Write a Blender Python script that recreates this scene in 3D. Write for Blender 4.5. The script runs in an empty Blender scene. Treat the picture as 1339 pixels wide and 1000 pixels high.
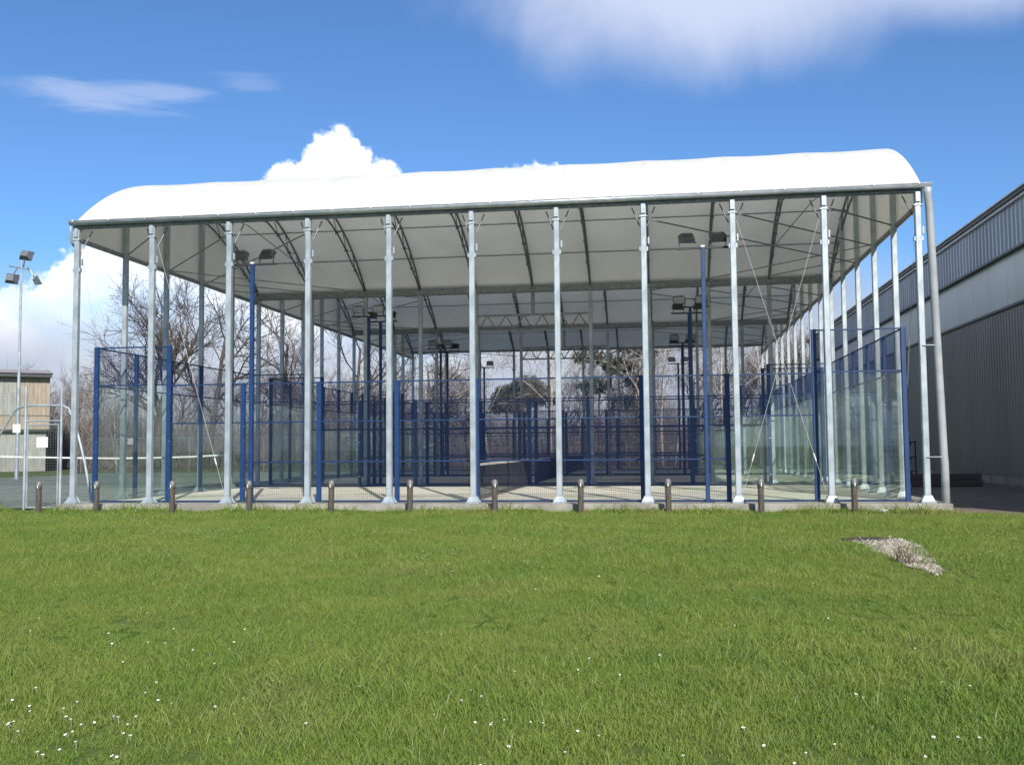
import bpy, math, random
import numpy as np
from mathutils import Vector, Matrix, Euler
R = math.radians
scn = bpy.context.scene
col = scn.collection

# ------------------------------------------------------------------ camera
CF, CPIT, CYAW, CROLL = 1314.7, 0.0648, -0.1459, -0.0090     # solved from post bases, post tops, cage corners
CP = Vector((4.4275, -23.6657, 1.3051))
fw = Vector((math.sin(CYAW)*math.cos(CPIT), math.cos(CYAW)*math.cos(CPIT), math.sin(CPIT)))
rt0 = Vector((math.cos(CYAW), -math.sin(CYAW), 0)); up0 = rt0.cross(fw)
rt = rt0*math.cos(CROLL) + up0*math.sin(CROLL)
up = -rt0*math.sin(CROLL) + up0*math.cos(CROLL)
cam = bpy.data.cameras.new('camera'); camo = bpy.data.objects.new('camera', cam); col.objects.link(camo)
m = Matrix((rt, up, -fw)).transposed().to_4x4(); m.translation = CP
camo.matrix_world = m
cam.sensor_width = 36; cam.lens = 36*CF/1339; cam.clip_start = 0.1; cam.clip_end = 3000
scn.camera = camo

def ray(x, y): return fw + rt*((x-669.5)/CF) - up*((y-500)/CF)
def at_y(x, y, Y):
    d = ray(x, y); return CP + d*((Y-CP.y)/d.y)
def at_z(x, y, Z):
    d = ray(x, y); return CP + d*((Z-CP.z)/d.z)

# ------------------------------------------------------------------ light
SUN_EL, SUN_AZ = 33.0, 159.5          # azimuth clockwise from +Y
world = bpy.data.worlds.new('World'); scn.world = world; world.use_nodes = True
wt = world.node_tree; wt.nodes.clear()

class V:                                # tiny expression wrapper around shader nodes
    def __init__(s, nt, sock): s.nt = nt; s.s = sock
    def _m(s, op, *a):
        n = s.nt.nodes.new('ShaderNodeMath'); n.operation = op
        for i, v in enumerate((s,)+a):
            if isinstance(v, V): s.nt.links.new(v.s, n.inputs[i])
            else: n.inputs[i].default_value = v
        return V(s.nt, n.outputs[0])
    def __add__(s, o): return s._m('ADD', o)
    def __sub__(s, o): return s._m('SUBTRACT', o)
    def __mul__(s, o): return s._m('MULTIPLY', o)
    def __truediv__(s, o): return s._m('DIVIDE', o)
    def pow(s, o): return s._m('POWER', o)
    def max(s, o): return s._m('MAXIMUM', o)
    def min(s, o): return s._m('MINIMUM', o)
    def sstep(s, a, b):
        n = s.nt.nodes.new('ShaderNodeMapRange'); n.interpolation_type = 'SMOOTHSTEP'
        s.nt.links.new(s.s, n.inputs[0]); n.inputs[1].default_value = a; n.inputs[2].default_value = b
        return V(s.nt, n.outputs[0])
def noise(nt, vec, scale, detail=4, rough=.55, dist=0.0):
    n = nt.nodes.new('ShaderNodeTexNoise'); n.inputs['Scale'].default_value = scale
    n.inputs['Detail'].default_value = detail; n.inputs['Roughness'].default_value = rough; n.inputs['Distortion'].default_value = dist
    if vec is not None: nt.links.new(vec, n.inputs['Vector'])
    return V(nt, n.outputs['Fac'])
def cxyz(nt, x, y, z=0.0):
    n = nt.nodes.new('ShaderNodeCombineXYZ')
    for i, v in enumerate((x, y, z)):
        if isinstance(v, V): nt.links.new(v.s, n.inputs[i])
        else: n.inputs[i].default_value = v
    return n.outputs[0]
def mixc(nt, f, a, b):
    n = nt.nodes.new('ShaderNodeMix'); n.data_type = 'RGBA'
    for i, v in ((0, f), (6, a), (7, b)):
        if isinstance(v, V): nt.links.new(v.s, n.inputs[i])
        elif isinstance(v, bpy.types.NodeSocket): nt.links.new(v, n.inputs[i])
        elif isinstance(v, (tuple, list)): n.inputs[i].default_value = (*v[:3], 1)
        else: n.inputs[i].default_value = v
    return n.outputs[2]

sky = wt.nodes.new('ShaderNodeTexSky'); sky.sky_type = 'NISHITA'; sky.sun_disc = False
sky.sun_elevation = R(SUN_EL); sky.sun_rotation = R(SUN_AZ); sky.air_density = 1.0; sky.dust_density = 0.3; sky.ozone_density = 3.0
SKY_K = 0.105
tc = wt.nodes.new('ShaderNodeTexCoord'); sp = wt.nodes.new('ShaderNodeSeparateXYZ'); wt.links.new(tc.outputs['Generated'], sp.inputs[0])
dx, dy, dz = (V(wt, sp.outputs[i]) for i in range(3))
az = dx._m('ARCTAN2', dy)*57.2958
el = dz._m('ARCSINE')*57.2958
P3 = tc.outputs['Generated']            # seamless coordinates for the cloud noise
n_big = noise(wt, P3, 9, 5, .6); n_mid = noise(wt, P3, 24, 5, .62); n_soft = noise(wt, P3, 5, 5, .55, .4)
n_wisp = noise(wt, cxyz(wt, az*.10+el*.10, el*.62-az*.02, 3.1), 1.5, 5, .6, .5)
def blob(a0, e0, ra, re):               # 1 at the middle, 0 on the ellipse, negative outside
    u = (az-a0)/ra; v = (el-e0)/re
    return (u*u+v*v).pow(.5)*-1.0+1.0
billow = (n_big-.5)*1.5+(n_mid-.5)*.7
heaps = None                            # cumulus heaps standing all round the sky
for b in ((-18.3, 13.2, 2.7, 4.9), (-20.4, 12.2, 2.9, 3.9), (-16.0, 12.6, 2.7, 3.7), (-23.5, 8.0, 7, 5.6), (-29.5, 5.5, 6.0, 5.6), (-13, 11.4, 4.5, 3.6), (-6.8, 10.0, 7, 6.0), (-36, 3.5, 7, 5.0),
          (-52, 8, 12, 6), (-75, 10, 9, 7), (-98, 7, 14, 6), (-128, 11, 10, 6), (40, 4, 12, 5), (62, 9, 10, 6), (84, 7, 13, 7), (112, 11, 10, 6), (143, 6, 15, 5), (168, 10, 9, 5)):
    w = blob(*b); heaps = w if heaps is None else heaps.max(w)
n_fine = noise(wt, P3, 60, 5, .6)
heap_d = (heaps+billow*.36+(n_fine-.5)*.34).sstep(.0, .09)
bank = (el*-1.0+(n_soft-.5)*10+8.0).sstep(-3.0, 3.0)           # hazy cloud bank low over the horizon
veil = None                             # thin high cloud
for b, k in (((3.5, 25.6, 18, 5.9), .86), ((17, 25.0, 15, 4.2), .8), ((-31.2, 18.3, 4.4, .75), .40), ((-28.0, 18.8, 4.2, .6), .34), ((-23.2, 19.8, 2.2, .6), .18), ((-60, 32, 18, 7), .8), ((70, 34, 20, 8), .8), ((150, 40, 22, 9), .8), ((-140, 36, 20, 8), .8), ((25, 55, 20, 9), .7)):
    w = (blob(*b)+((n_wisp-.5)*2.6 if b[3] < 2 else (n_soft-.5)*1.35+(n_mid-.5)*.16)).sstep(-.12, .85)*k
    veil = w if veil is None else veil.max(w)
sh = (n_mid*.6+n_big*.4+(heaps-.35)*-.30).sstep(.30, .62)
heap_c = mixc(wt, sh, (1.15, 1.15, 1.13), (.80, .87, .95))
haze_f = (el+(n_soft-.5)*8).sstep(4.6, 9.5)            # the heaps fade into the hazy bank low down
bank_c = mixc(wt, n_soft.sstep(.35, .65), (.52, .54, .60), (.36, .39, .47))
veil_c = (.53, .58, .72)
gain = wt.nodes.new('ShaderNodeVectorMath'); gain.operation = 'SCALE'; gain.inputs['Scale'].default_value = SKY_K
tint = wt.nodes.new('ShaderNodeVectorMath'); tint.operation = 'MULTIPLY'; wt.links.new(sky.outputs[0], tint.inputs[0]); tint.inputs[1].default_value = (.54, .76, 1.0)
wt.links.new(tint.outputs[0], gain.inputs[0])
c = mixc(wt, bank*.92, gain.outputs[0], bank_c)
c = mixc(wt, veil, c, veil_c)
c = mixc(wt, heap_d*haze_f, c, heap_c)
ung = wt.nodes.new('ShaderNodeVectorMath'); ung.operation = 'SCALE'; ung.inputs['Scale'].default_value = 1/SKY_K
wt.links.new(c, ung.inputs[0])
bg = wt.nodes.new('ShaderNodeBackground'); bg.inputs['Strength'].default_value = SKY_K
wt.links.new(ung.outputs[0], bg.inputs['Color'])
world.cycles.sampling_method = 'MANUAL'; world.cycles.sample_map_resolution = 256
wo = wt.nodes.new('ShaderNodeOutputWorld'); wt.links.new(bg.outputs[0], wo.inputs[0])

sl = bpy.data.lights.new('sun', 'SUN'); sl.energy = 4.2; sl.angle = R(.53); sl.color = (1, .955, .88)
so = bpy.data.objects.new('sun', sl); col.objects.link(so)
sd = Vector((math.sin(R(SUN_AZ))*math.cos(R(SUN_EL)), math.cos(R(SUN_AZ))*math.cos(R(SUN_EL)), math.sin(R(SUN_EL))))
so.rotation_euler = sd.to_track_quat('Z', 'Y').to_euler(); so.location = (30, -60, 50)

scn.view_settings.view_transform = 'Standard'; scn.view_settings.look = 'None'
scn.view_settings.gamma = 1; scn.view_settings.use_curve_mapping = False
scn.view_settings.exposure = 0.48
scn.render.engine = 'CYCLES'
scn.cycles.transparent_max_bounces = 40
scn.cycles.max_bounces = 8

# ------------------------------------------------------------------ materials
MATS = {}
def mat(name, c, c2=None, scale=6, detail=4, rough=.6, metal=0, bump=0, bscale=60, spec=.5, coord='Object', stretch=(1, 1, 1), lo=.35, hi=.65, transl=0):
    if name in MATS: return MATS[name]
    M = bpy.data.materials.new(name); M.use_nodes = True; nt = M.node_tree
    b = nt.nodes['Principled BSDF']; b.inputs['Roughness'].default_value = rough; b.inputs['Metallic'].default_value = metal
    b.inputs['Specular IOR Level'].default_value = spec
    t = nt.nodes.new('ShaderNodeTexCoord'); mp = nt.nodes.new('ShaderNodeMapping'); mp.inputs['Scale'].default_value = stretch
    src = t.outputs[coord] if coord != 'World' else nt.nodes.new('ShaderNodeNewGeometry').outputs['Position']
    nt.links.new(src, mp.inputs[0])
    if c2 is not None:
        f = noise(nt, mp.outputs[0], scale, detail).sstep(lo, hi)
        cs = mixc(nt, f, c, c2); nt.links.new(cs, b.inputs['Base Color'])
    else: b.inputs['Base Color'].default_value = (*c, 1); cs = None
    if bump:
        bn = nt.nodes.new('ShaderNodeBump'); bn.inputs['Strength'].default_value = bump; bn.inputs['Distance'].default_value = .02
        nt.links.new(noise(nt, mp.outputs[0], bscale, 4).s, bn.inputs['Height']); nt.links.new(bn.outputs[0], b.inputs['Normal'])
    if transl:
        tr = nt.nodes.new('ShaderNodeBsdfTranslucent'); mx = nt.nodes.new('ShaderNodeMixShader'); mx.inputs[0].default_value = transl
        if cs is not None: nt.links.new(cs, tr.inputs[0])
        else: tr.inputs[0].default_value = (*c, 1)
        nt.links.new(b.outputs[0], mx.inputs[1]); nt.links.new(tr.outputs[0], mx.inputs[2])
        nt.links.new(mx.outputs[0], nt.nodes['Material Output'].inputs[0])
    MATS[name] = M
    return M
GALV = mat('galvanised_steel', (.43, .48, .51), (.30, .345, .375), 5, 8, .45, .3, stretch=(1, 1, .5))
ARCHM = mat('arch_steel', (.17, .185, .20), (.12, .13, .14), 9, 4, .5, .3)
STEEL = mat('dull_steel', (.30, .33, .35), (.20, .22, .24), 9, 4, .5, .4)
GUT = mat('zinc_gutter', (.55, .60, .63), (.42, .47, .50), 5, 4, .35, .4)
PIPE = mat('grey_plastic_pipe', (.38, .40, .41), (.31, .33, .34), 3, 4, .45)
MEMB = mat('roof_membrane', (.86, .835, .755), (.81, .785, .70), 1.2, 5, .5, 0, transl=.23)
BLUE = mat('blue_paint', (.008, .044, .150), (.006, .032, .105), 5, 4, .45)
NAVY = mat('blue_wire', (.010, .036, .130), None, rough=.4)
RAILM = mat('rail_paint', (.007, .034, .115), (.006, .026, .085), 5, 4, .5)
BLACK = mat('black_metal', (.018, .018, .022), (.03, .03, .035), 8, 3, .45)
LENS = mat('lamp_glass', (.42, .45, .5), (.3, .33, .38), 20, 2, .12)
CONC = mat('concrete', (.34, .32, .28), (.23, .215, .185), 1.7, 8, .9, bump=.25, bscale=45, coord='World')
WHITE = mat('white_paint', (.78, .78, .74), (.62, .62, .58), 9, 5, .6)
LINE = mat('white_line', (.72, .73, .68), (.5, .52, .46), 6, 6, .85, coord='World')
WOOD = mat('weathered_timber', (.105, .088, .072), (.06, .05, .042), 7, 6, .8, bump=.4, bscale=30, stretch=(4, 4, .6))
CAPM = mat('bollard_cap', (.22, .21, .2), (.14, .135, .13), 9, 3, .5, .2)
SLOT = mat('reflector_white', (.8, .78, .66), None, rough=.3)
NETM = mat('net_cord', (.012, .014, .018), None, rough=.8)
SOIL = mat('bare_soil', (.15, .115, .082), (.21, .165, .12), 2.2, 8, .95, bump=.8, bscale=18, coord='World')
PALE = mat('pale_box', (.34, .33, .30), (.25, .24, .22), 5, 4, .6)

def weld_laps(M):
    nt = M.node_tree; b = nt.nodes['Principled BSDF']; src = b.inputs['Base Color'].links[0].from_socket
    g = nt.nodes.new('ShaderNodeNewGeometry'); s_ = nt.nodes.new('ShaderNodeSeparateXYZ'); nt.links.new(g.outputs['Position'], s_.inputs[0])
    d = ((V(nt, s_.outputs[0])/2.0597+50.5)._m('FRACT')-.5)._m('ABSOLUTE')
    lap = d.sstep(.022, .014)*.16+noise(nt, g.outputs['Position'], .9, 7).sstep(.5, .8)*.08
    nt.links.new(mixc(nt, lap, src, (.46, .45, .40)), b.inputs['Base Color'])
weld_laps(MEMB)
def glass_mat():
    M = bpy.data.materials.new('tempered_glass'); M.use_nodes = True; nt = M.node_tree; nt.nodes.clear()
    o = nt.nodes.new('ShaderNodeOutputMaterial'); t = nt.nodes.new('ShaderNodeBsdfTransparent'); t.inputs[0].default_value = (.945, .970, .960, 1)
    g = nt.nodes.new('ShaderNodeBsdfGlossy'); g.inputs['Roughness'].default_value = .015; g.inputs[0].default_value = (.9, .96, .95, 1)
    d = nt.nodes.new('ShaderNodeBsdfDiffuse'); d.inputs[0].default_value = (.5, .56, .54, 1)
    lw = nt.nodes.new('ShaderNodeLayerWeight'); lw.inputs['Blend'].default_value = .5
    fr = V(nt, lw.outputs['Facing']).pow(5.0)*.96+.035
    mx = nt.nodes.new('ShaderNodeMixShader'); nt.links.new(fr.s, mx.inputs[0]); nt.links.new(t.outputs[0], mx.inputs[1]); nt.links.new(g.outputs[0], mx.inputs[2])
    tcn = nt.nodes.new('ShaderNodeNewGeometry')
    dust = noise(nt, tcn.outputs['Position'], 1.6, 6).sstep(.4, .8)*.03+.003        # film of dust
    m2 = nt.nodes.new('ShaderNodeMixShader'); nt.links.new(dust.s, m2.inputs[0]); nt.links.new(mx.outputs[0], m2.inputs[1]); nt.links.new(d.outputs[0], m2.inputs[2])
    nt.links.new(m2.outputs[0], o.inputs[0])
    return M
GLASS = glass_mat()

# ------------------------------------------------------------------ mesh helpers
class MB:
    def __init__(s): s.v = []; s.f = []; s.smooth = False
    def add(s, vs, fs):
        n = len(s.v); s.v += [tuple(q) for q in vs]; s.f += [tuple(i+n for i in q) for q in fs]; return s
    def box(s, c, d, rot=None):
        x, y, z = d[0]/2, d[1]/2, d[2]/2
        vs = [Vector((a, b, e)) for a in (-x, x) for b in (-y, y) for e in (-z, z)]
        if rot is not None: vs = [rot @ q for q in vs]
        return s.add([q+Vector(c) for q in vs], [(0, 1, 3, 2), (4, 6, 7, 5), (0, 4, 5, 1), (2, 3, 7, 6), (0, 2, 6, 4), (1, 5, 7, 3)])
    def ring(s, p, u, w, prof): return [p+u*a+w*b for a, b in prof]
    def sweep(s, pts, prof, closed=True, upv=None, caps=True, scales=None):
        pts = [Vector(q) for q in pts]; k = len(prof); vs = []
        for i, q in enumerate(pts):
            t = (pts[min(i+1, len(pts)-1)]-pts[max(i-1, 0)]).normalized()
            h = Vector(upv) if upv else (Vector((0, 0, 1)) if abs(t.z) < .9 else Vector((0, 1, 0)))
            u = t.cross(h).normalized(); w = u.cross(t).normalized()
            sc = scales[i] if scales else 1
            vs += [q+u*(a*sc)+w*(b*sc) for a, b in prof]
        fs = []
        for i in range(len(pts)-1):
            for j in range(k if closed else k-1):
                a = i*k+j; b = i*k+(j+1) % k
                fs.append((a, b, b+k, a+k))
        if caps and closed: fs += [tuple(range(k-1, -1, -1)), tuple(range((len(pts)-1)*k, len(pts)*k))]
        return s.add(vs, fs)
    def tube(s, a, b, r, n=6):
        return s.sweep([a, b], [(r*math.cos(2*math.pi*i/n), r*math.sin(2*math.pi*i/n)) for i in range(n)])
    def path(s, pts, r, n=8, scales=None):
        return s.sweep(pts, [(r*math.cos(2*math.pi*i/n), r*math.sin(2*math.pi*i/n)) for i in range(n)], scales=scales)
    def bar(s, a, b, w, h):                 # rectangular section, small chamfers
        k = min(w, h)*.1; w /= 2; h /= 2
        return s.sweep([a, b], [(-w+k, -h), (w-k, -h), (w, -h+k), (w, h-k), (w-k, h), (-w+k, h), (-w, h-k), (-w, -h+k)])
    def lathe(s, c, prof, n=16):
        vs = [(c[0]+r*math.cos(2*math.pi*j/n), c[1]+r*math.sin(2*math.pi*j/n), c[2]+z) for r, z in prof for j in range(n)]
        fs = [(i*n+j, i*n+(j+1) % n, (i+1)*n+(j+1) % n, (i+1)*n+j) for i in range(len(prof)-1) for j in range(n)]
        return s.add(vs, fs)
    def data(s, name, mt, smooth=False):
        me = bpy.data.meshes.new(name); me.from_pydata(s.v, [], s.f); me.update()
        if mt: me.materials.append(mt)
        if smooth: me.polygons.foreach_set('use_smooth', [True]*len(me.polygons))
        return me
    def build(s, name, mt, parent=None, smooth=False):
        return put(name, s.data(name, mt, smooth), parent)
def put(name, me, parent=None, loc=None, rz=0):
    o = bpy.data.objects.new(name, me); col.objects.link(o); o.parent = parent
    if loc is not None: o.location = loc
    if rz: o.rotation_euler.z = rz
    return o
def tag(o, label=None, cat=None, group=None, kind=None):
    if label: o['label'] = label
    if cat: o['category'] = cat
    if group: o['group'] = group
    if kind: o['kind'] = kind
    return o
def empty(name, loc=(0, 0, 0), rz=0):
    o = bpy.data.objects.new(name, None); col.objects.link(o); o.location = loc; o.rotation_euler.z = rz; o.empty_display_size = .2
    return o
def sheet(name, pts, z, mt, kind='structure'):
    o = MB().add([(x, y, z) for x, y in pts], [tuple(range(len(pts)))]).build(name, mt); o['kind'] = kind; return o

S, T, YC = 2.0597, 2.359, .4876
D = 5*T; XS = 5*S; GZ = -.20
rng = random.Random(7)

# ------------------------------------------------------------------ ground
def ground_mat():
    M = bpy.data.materials.new('rough_ground'); M.use_nodes = True; nt = M.node_tree; b = nt.nodes['Principled BSDF']
    g = nt.nodes.new('ShaderNodeNewGeometry'); b.inputs['Roughness'].default_value = .95; b.inputs['Specular IOR Level'].default_value = .1
    p = g.outputs['Position']; s_ = nt.nodes.new('ShaderNodeSeparateXYZ'); nt.links.new(p, s_.inputs[0])
    gr = mixc(nt, noise(nt, p, .9, 8).sstep(.35, .65), (.075, .125, .028), (.115, .135, .045))
    lf = mixc(nt, noise(nt, p, .7, 8).sstep(.35, .65), (.095, .068, .045), (.15, .115, .08))
    f = (V(nt, s_.outputs[1])+(noise(nt, p, .12, 4)-.5)*16).sstep(44, 52)
    nt.links.new(mixc(nt, f, gr, lf), b.inputs['Base Color'])
    bn = nt.nodes.new('ShaderNodeBump'); bn.inputs['Strength'].default_value = .8; bn.inputs['Distance'].default_value = .05
    nt.links.new(noise(nt, p, 14, 6).s, bn.inputs['Height']); nt.links.new(bn.outputs[0], b.inputs['Normal'])
    return M
sheet('ground', [(-1500, -1500), (1500, -1500), (1500, 1500), (-1500, 1500)], GZ-.012, ground_mat())
LAWN = mat('lawn_turf', (.075, .13, .022), (.12, .155, .04), 1.3, 8, .95, bump=.9, bscale=35, coord='World', spec=.1)
sheet('lawn', [(-60, -60), (60, -60), (60, -.3), (-60, -.3)], GZ-.008, LAWN)
sheet('soil_strip', [(10.9, -.55), (13, -.9), (16.98, -2.0), (16.98, 62), (10.9, 62)], GZ+.004, SOIL)
ASPH = mat('tennis_surface', (.135, .165, .125), (.18, .20, .16), .8, 8, .9, coord='World')
tcourt = sheet('tennis_court', [(-34, 1.2), (-11.2, 1.2), (-11.2, 42), (-34, 42)], GZ+.012, ASPH)
TZ = GZ+.016
for a, b in (((-24.6, 6.5), (-24.6, 30.3)), ((-13.7, 6.5), (-13.7, 30.3)), ((-23.2, 6.5), (-23.2, 30.3)), ((-15.1, 6.5), (-15.1, 30.3)), ((-24.6, 6.5), (-13.7, 6.5)), ((-24.6, 30.3), (-13.7, 30.3)), ((-23.2, 12), (-15.1, 12)), ((-23.2, 24.8), (-15.1, 24.8)), ((-19.15, 12), (-19.15, 24.8))):
    w = .03; x0, x1 = min(a[0], b[0])-w, max(a[0], b[0])+w; y0, y1 = min(a[1], b[1])-w, max(a[1], b[1])+w
    put('court_line', MB().add([(x0, y0, TZ), (x1, y0, TZ), (x1, y1, TZ), (x0, y1, TZ)], [(0, 1, 2, 3)]).data('court_line', LINE), tcourt)
slab = MB()
slab.box((.11, 3*D/2, (GZ-.1)/2-.0), (2*XS+.66, 3*D+.76, .1-GZ))
# slightly broken front nosing so the edge is not razor sharp
o = slab.build('concrete_slab', CONC); o['kind'] = 'structure'
bm_ = o.modifiers.new('bevel', 'BEVEL'); bm_.width = .02; bm_.segments = 2

def turf_mat():
    M = bpy.data.materials.new('sanded_turf'); M.use_nodes = True; nt = M.node_tree; b = nt.nodes['Principled BSDF']
    p = nt.nodes.new('ShaderNodeNewGeometry').outputs['Position']; b.inputs['Roughness'].default_value = .9; b.inputs['Specular IOR Level'].default_value = .2
    f = noise(nt, p, .45, 5).sstep(.22, .55); f2 = noise(nt, p, 7, 6).sstep(.3, .7)
    c1 = mixc(nt, f2, (.68, .64, .54), (.58, .55, .44)); c2_ = mixc(nt, f2, (.20, .30, .15), (.32, .36, .22))
    nt.links.new(mixc(nt, f, c2_, c1), b.inputs['Base Color'])
    return M
TURF = turf_mat()
for c_ in range(3):
    y0 = YC+c_*D
    t_ = sheet('court_turf', [(-9.95, y0+.05), (9.95, y0+.05), (9.95, y0+9.95), (-9.95, y0+9.95)], .006, TURF)
    for x0, x1, ya, yb in ((-6.98, -6.93, .05, 9.95), (6.93, 6.98, .05, 9.95), (-6.93, 6.93, 4.975, 5.025)):
        put('court_line', MB().add([(x0, y0+ya, .010), (x1, y0+ya, .010), (x1, y0+yb, .010), (x0, y0+yb, .010)], [(0, 1, 2, 3)]).data('court_line', LINE), t_)

# ------------------------------------------------------------------ shelter
L_ = (D+.10)/2; RISE = 2.32; RR = (L_*L_+RISE*RISE)/(2*RISE); Z0 = 7.08
def zroof(y):                            # y within one vault
    u = y+.05-L_; return Z0+math.sqrt(max(RR*RR-u*u, 0))-(RR-RISE)
sh_ = empty('court_shelter', (0, 0, 0))
tag(sh_, 'open shelter of three white barrel vaults on galvanised steel posts over the padel courts', 'shelter')

def post_mesh(h, collar):
    b = MB(); b.bar((0, 0, .01), (0, 0, h), .135, .135)
    if collar:
        b.box((0, 0, h-1.05), (.20, .10, .10)); b.box((0, -.02, h-.10), (.10, .18, .22)); b.box((0, 0, h-.28), (.19, .17, .025))
        b.box((.115, .02, h-.85), (.035, .05, .16))
    return b.data('post', GALV)
def plate_mesh():
    b = MB(); b.box((0, 0, .012), (.31, .31, .022))
    pr = [(-.5, -.5), (.5, -.5), (.5, .5), (-.5, .5)]
    for sgn in (-1, 1):
        for ax in (0, 1):
            q = [(.078*sgn, .024), (.150*sgn, .024), (.150*sgn, .04), (.083*sgn, .17), (.078*sgn, .17)]
            for off in (-.07, .07):
                w = .008; vs = []
                for dd in (-w, w):
                    vs += [((a, off+dd, z) if ax == 0 else (off+dd, a, z)) for a, z in q]
                b.add(vs, [(0, 1, 2, 3, 4), (9, 8, 7, 6, 5)]+[(i, (i+1) % 5, (i+1) % 5+5, i+5) for i in range(5)])
    # flared skirt between the gussets
    b.add([(-.135, -.135, .03), (.135, -.135, .03), (.135, .135, .03), (-.135, .135, .03), (-.082, -.082, .155), (.082, -.082, .155), (.082, .082, .155), (-.082, .082, .155)],
          [(0, 1, 5, 4), (1, 2, 6, 5), (2, 3, 7, 6), (3, 0, 4, 7)])
    for a in (-.14, .14):
        for e in (-.14, .14): b.lathe((a, e, .02), [(.014, 0), (.014, .03), (0, .032)], 6)
    return b.data('base_plate', GALV)
PM_F, PM_I, BP = post_mesh(7.0, True), post_mesh(6.86, False), plate_mesh()
side_pm = {}
def post(x, y, me):
    o = put('post', me, sh_, (x, y, 0)); put('base_plate', BP, o); return o
for i in range(11): post((i-5)*S, 0, PM_F)
for v in (1, 2):
    for i in range(11):
        if i != 5: post((i-5)*S, v*D, PM_I)
for i in range(11):
    post((i-5)*S, 3*D, PM_F)
for k in range(1, 15):
    if k % 5:
        h = zroof((k % 5)*T)-.08
        if round(h, 2) not in side_pm: side_pm[round(h, 2)] = post_mesh(h, False)
        for sx in (-1, 1): post(sx*XS, k*T, side_pm[round(h, 2)])
# lattice arches
def arch_mesh():
    b = MB(); n = 22; top = []; bot = []
    for j in range(n+1):
        y = .06+(D-.12)*j/n; z = zroof(y)-.07
        u = (y+.05-L_)/RR; nrm = Vector((0, u, math.sqrt(1-u*u)))
        e = min(1, min(j, n-j)/2.5); d = .10+.30*e
        top.append(Vector((0, y, z))); bot.append(Vector((0, y, z))-nrm*d)
    b.path(top, .034, 6); b.path(bot, .034, 6)
    for j in range(n):
        b.tube(top[j], bot[j+1], .015, 4) if j % 2 else b.tube(bot[j], top[j+1], .015, 4)
    for j in range(2, n-1, 2): b.box(bot[j], (.10, .05, .09))
    return b.data('roof_arch', ARCHM)
AM = arch_mesh()
for v in range(3):
    for i in range(11): put('roof_arch', AM, sh_, ((i-5)*S, v*D, 0))
    for y in (1.2, 2.7, 4.25, D/2, D-4.25, D-2.7, D-1.2):
        z = zroof(y)-.05; MB().tube((-XS-.1, v*D+y, z), (XS+.1, v*D+y, z), .018, 6).build('purlin', STEEL, sh_)
    # membrane
    nx, ny = 80, 40; vs = []; fs = []; x0 = -XS-.13; W = 2*XS+.26
    for a in range(nx+1):
        x = x0+W*a/nx; ph = (x+XS)/S; sag = .035*abs(math.sin(math.pi*ph))
        for e in range(ny+1):
            y = -.05+(D+.1)*e/ny; k = math.sin(math.pi*e/ny)
            vs.append((x, v*D+y, zroof(y)-sag*k))
    fs = [(a*(ny+1)+e, (a+1)*(ny+1)+e, (a+1)*(ny+1)+e+1, a*(ny+1)+e+1) for a in range(nx) for e in range(ny)]
    MB().add(vs, fs).build('vault_membrane', MEMB, sh_, True)
    for sx in (-1, 1):
        vs = []; fs = []
        for e in range(ny+1):
            y = -.05+(D+.1)*e/ny; vs += [(sx*(XS+.105), v*D+y, 6.70), (sx*(XS+.115), v*D+y, zroof(y)-.006)]
        fs = [(2*e, 2*e+2, 2*e+3, 2*e+1) for e in range(ny)]
        MB().add(vs, fs).build('gable_membrane', MEMB, sh_)
        MB().bar((sx*(XS+.06), v*D+.09, 6.76), (sx*(XS+.06), v*D+D-.09, 6.76), .06, .10).build('gable_beam', STEEL, sh_)
# eave beams and gutters, front and rear
for y, sg in ((0, -1), (3*D, 1)):
    MB().bar((-XS-.08, y, 7.07), (XS+.08, y, 7.07), .12, .13).build('eave_beam', STEEL, sh_)
    n = 10; r = .088; prof = [(r*math.cos(math.pi+math.pi*j/n), r*math.sin(math.pi+math.pi*j/n)*1.05) for j in range(n+1)]
    prof += [(q[0]*.94, q[1]*.94) for q in reversed(prof)]
    g = MB().sweep([(-XS-.12, y+sg*.16, 7.16), (XS+.28, y+sg*.16, 7.16)], prof, True).build('gutter', GUT, sh_, True)
    MB().bar((-XS-.13, y+sg*.248, 7.168), (XS+.29, y+sg*.248, 7.168), .02, .022).build('gutter_lip', STEEL, g)
    for j in range(22):
        x = -XS+j*(2*XS/21); MB().box((x, y+sg*.246, 7.17), (.03, .035, .045)).build('gutter_clip', WHITE, g)
for v in (1, 2):
    MB().bar((-XS-.05, v*D, 6.97), (XS+.05, v*D, 6.97), .30, .22).build('valley_beam', STEEL, sh_)
    b = MB(); a, e = -S+.08, S-.08; zt, zb = 6.05, 5.50
    b.bar((a, v*D, zt), (e, v*D, zt), .07, .07); b.bar((a, v*D, zb), (e, v*D, zb), .07, .07)
    for j in range(6):
        xa = a+(e-a)*j/6; xm = a+(e-a)*(j+.5)/6; xb = a+(e-a)*(j+1)/6
        b.tube((xa, v*D, zb), (xm, v*D, zt), .024, 5); b.tube((xm, v*D, zt), (xb, v*D, zb), .024, 5)
    b.bar((0, v*D, zt), (0, v*D, 6.86), .12, .12)
    b.build('lattice_girder', STEEL, sh_)
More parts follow.
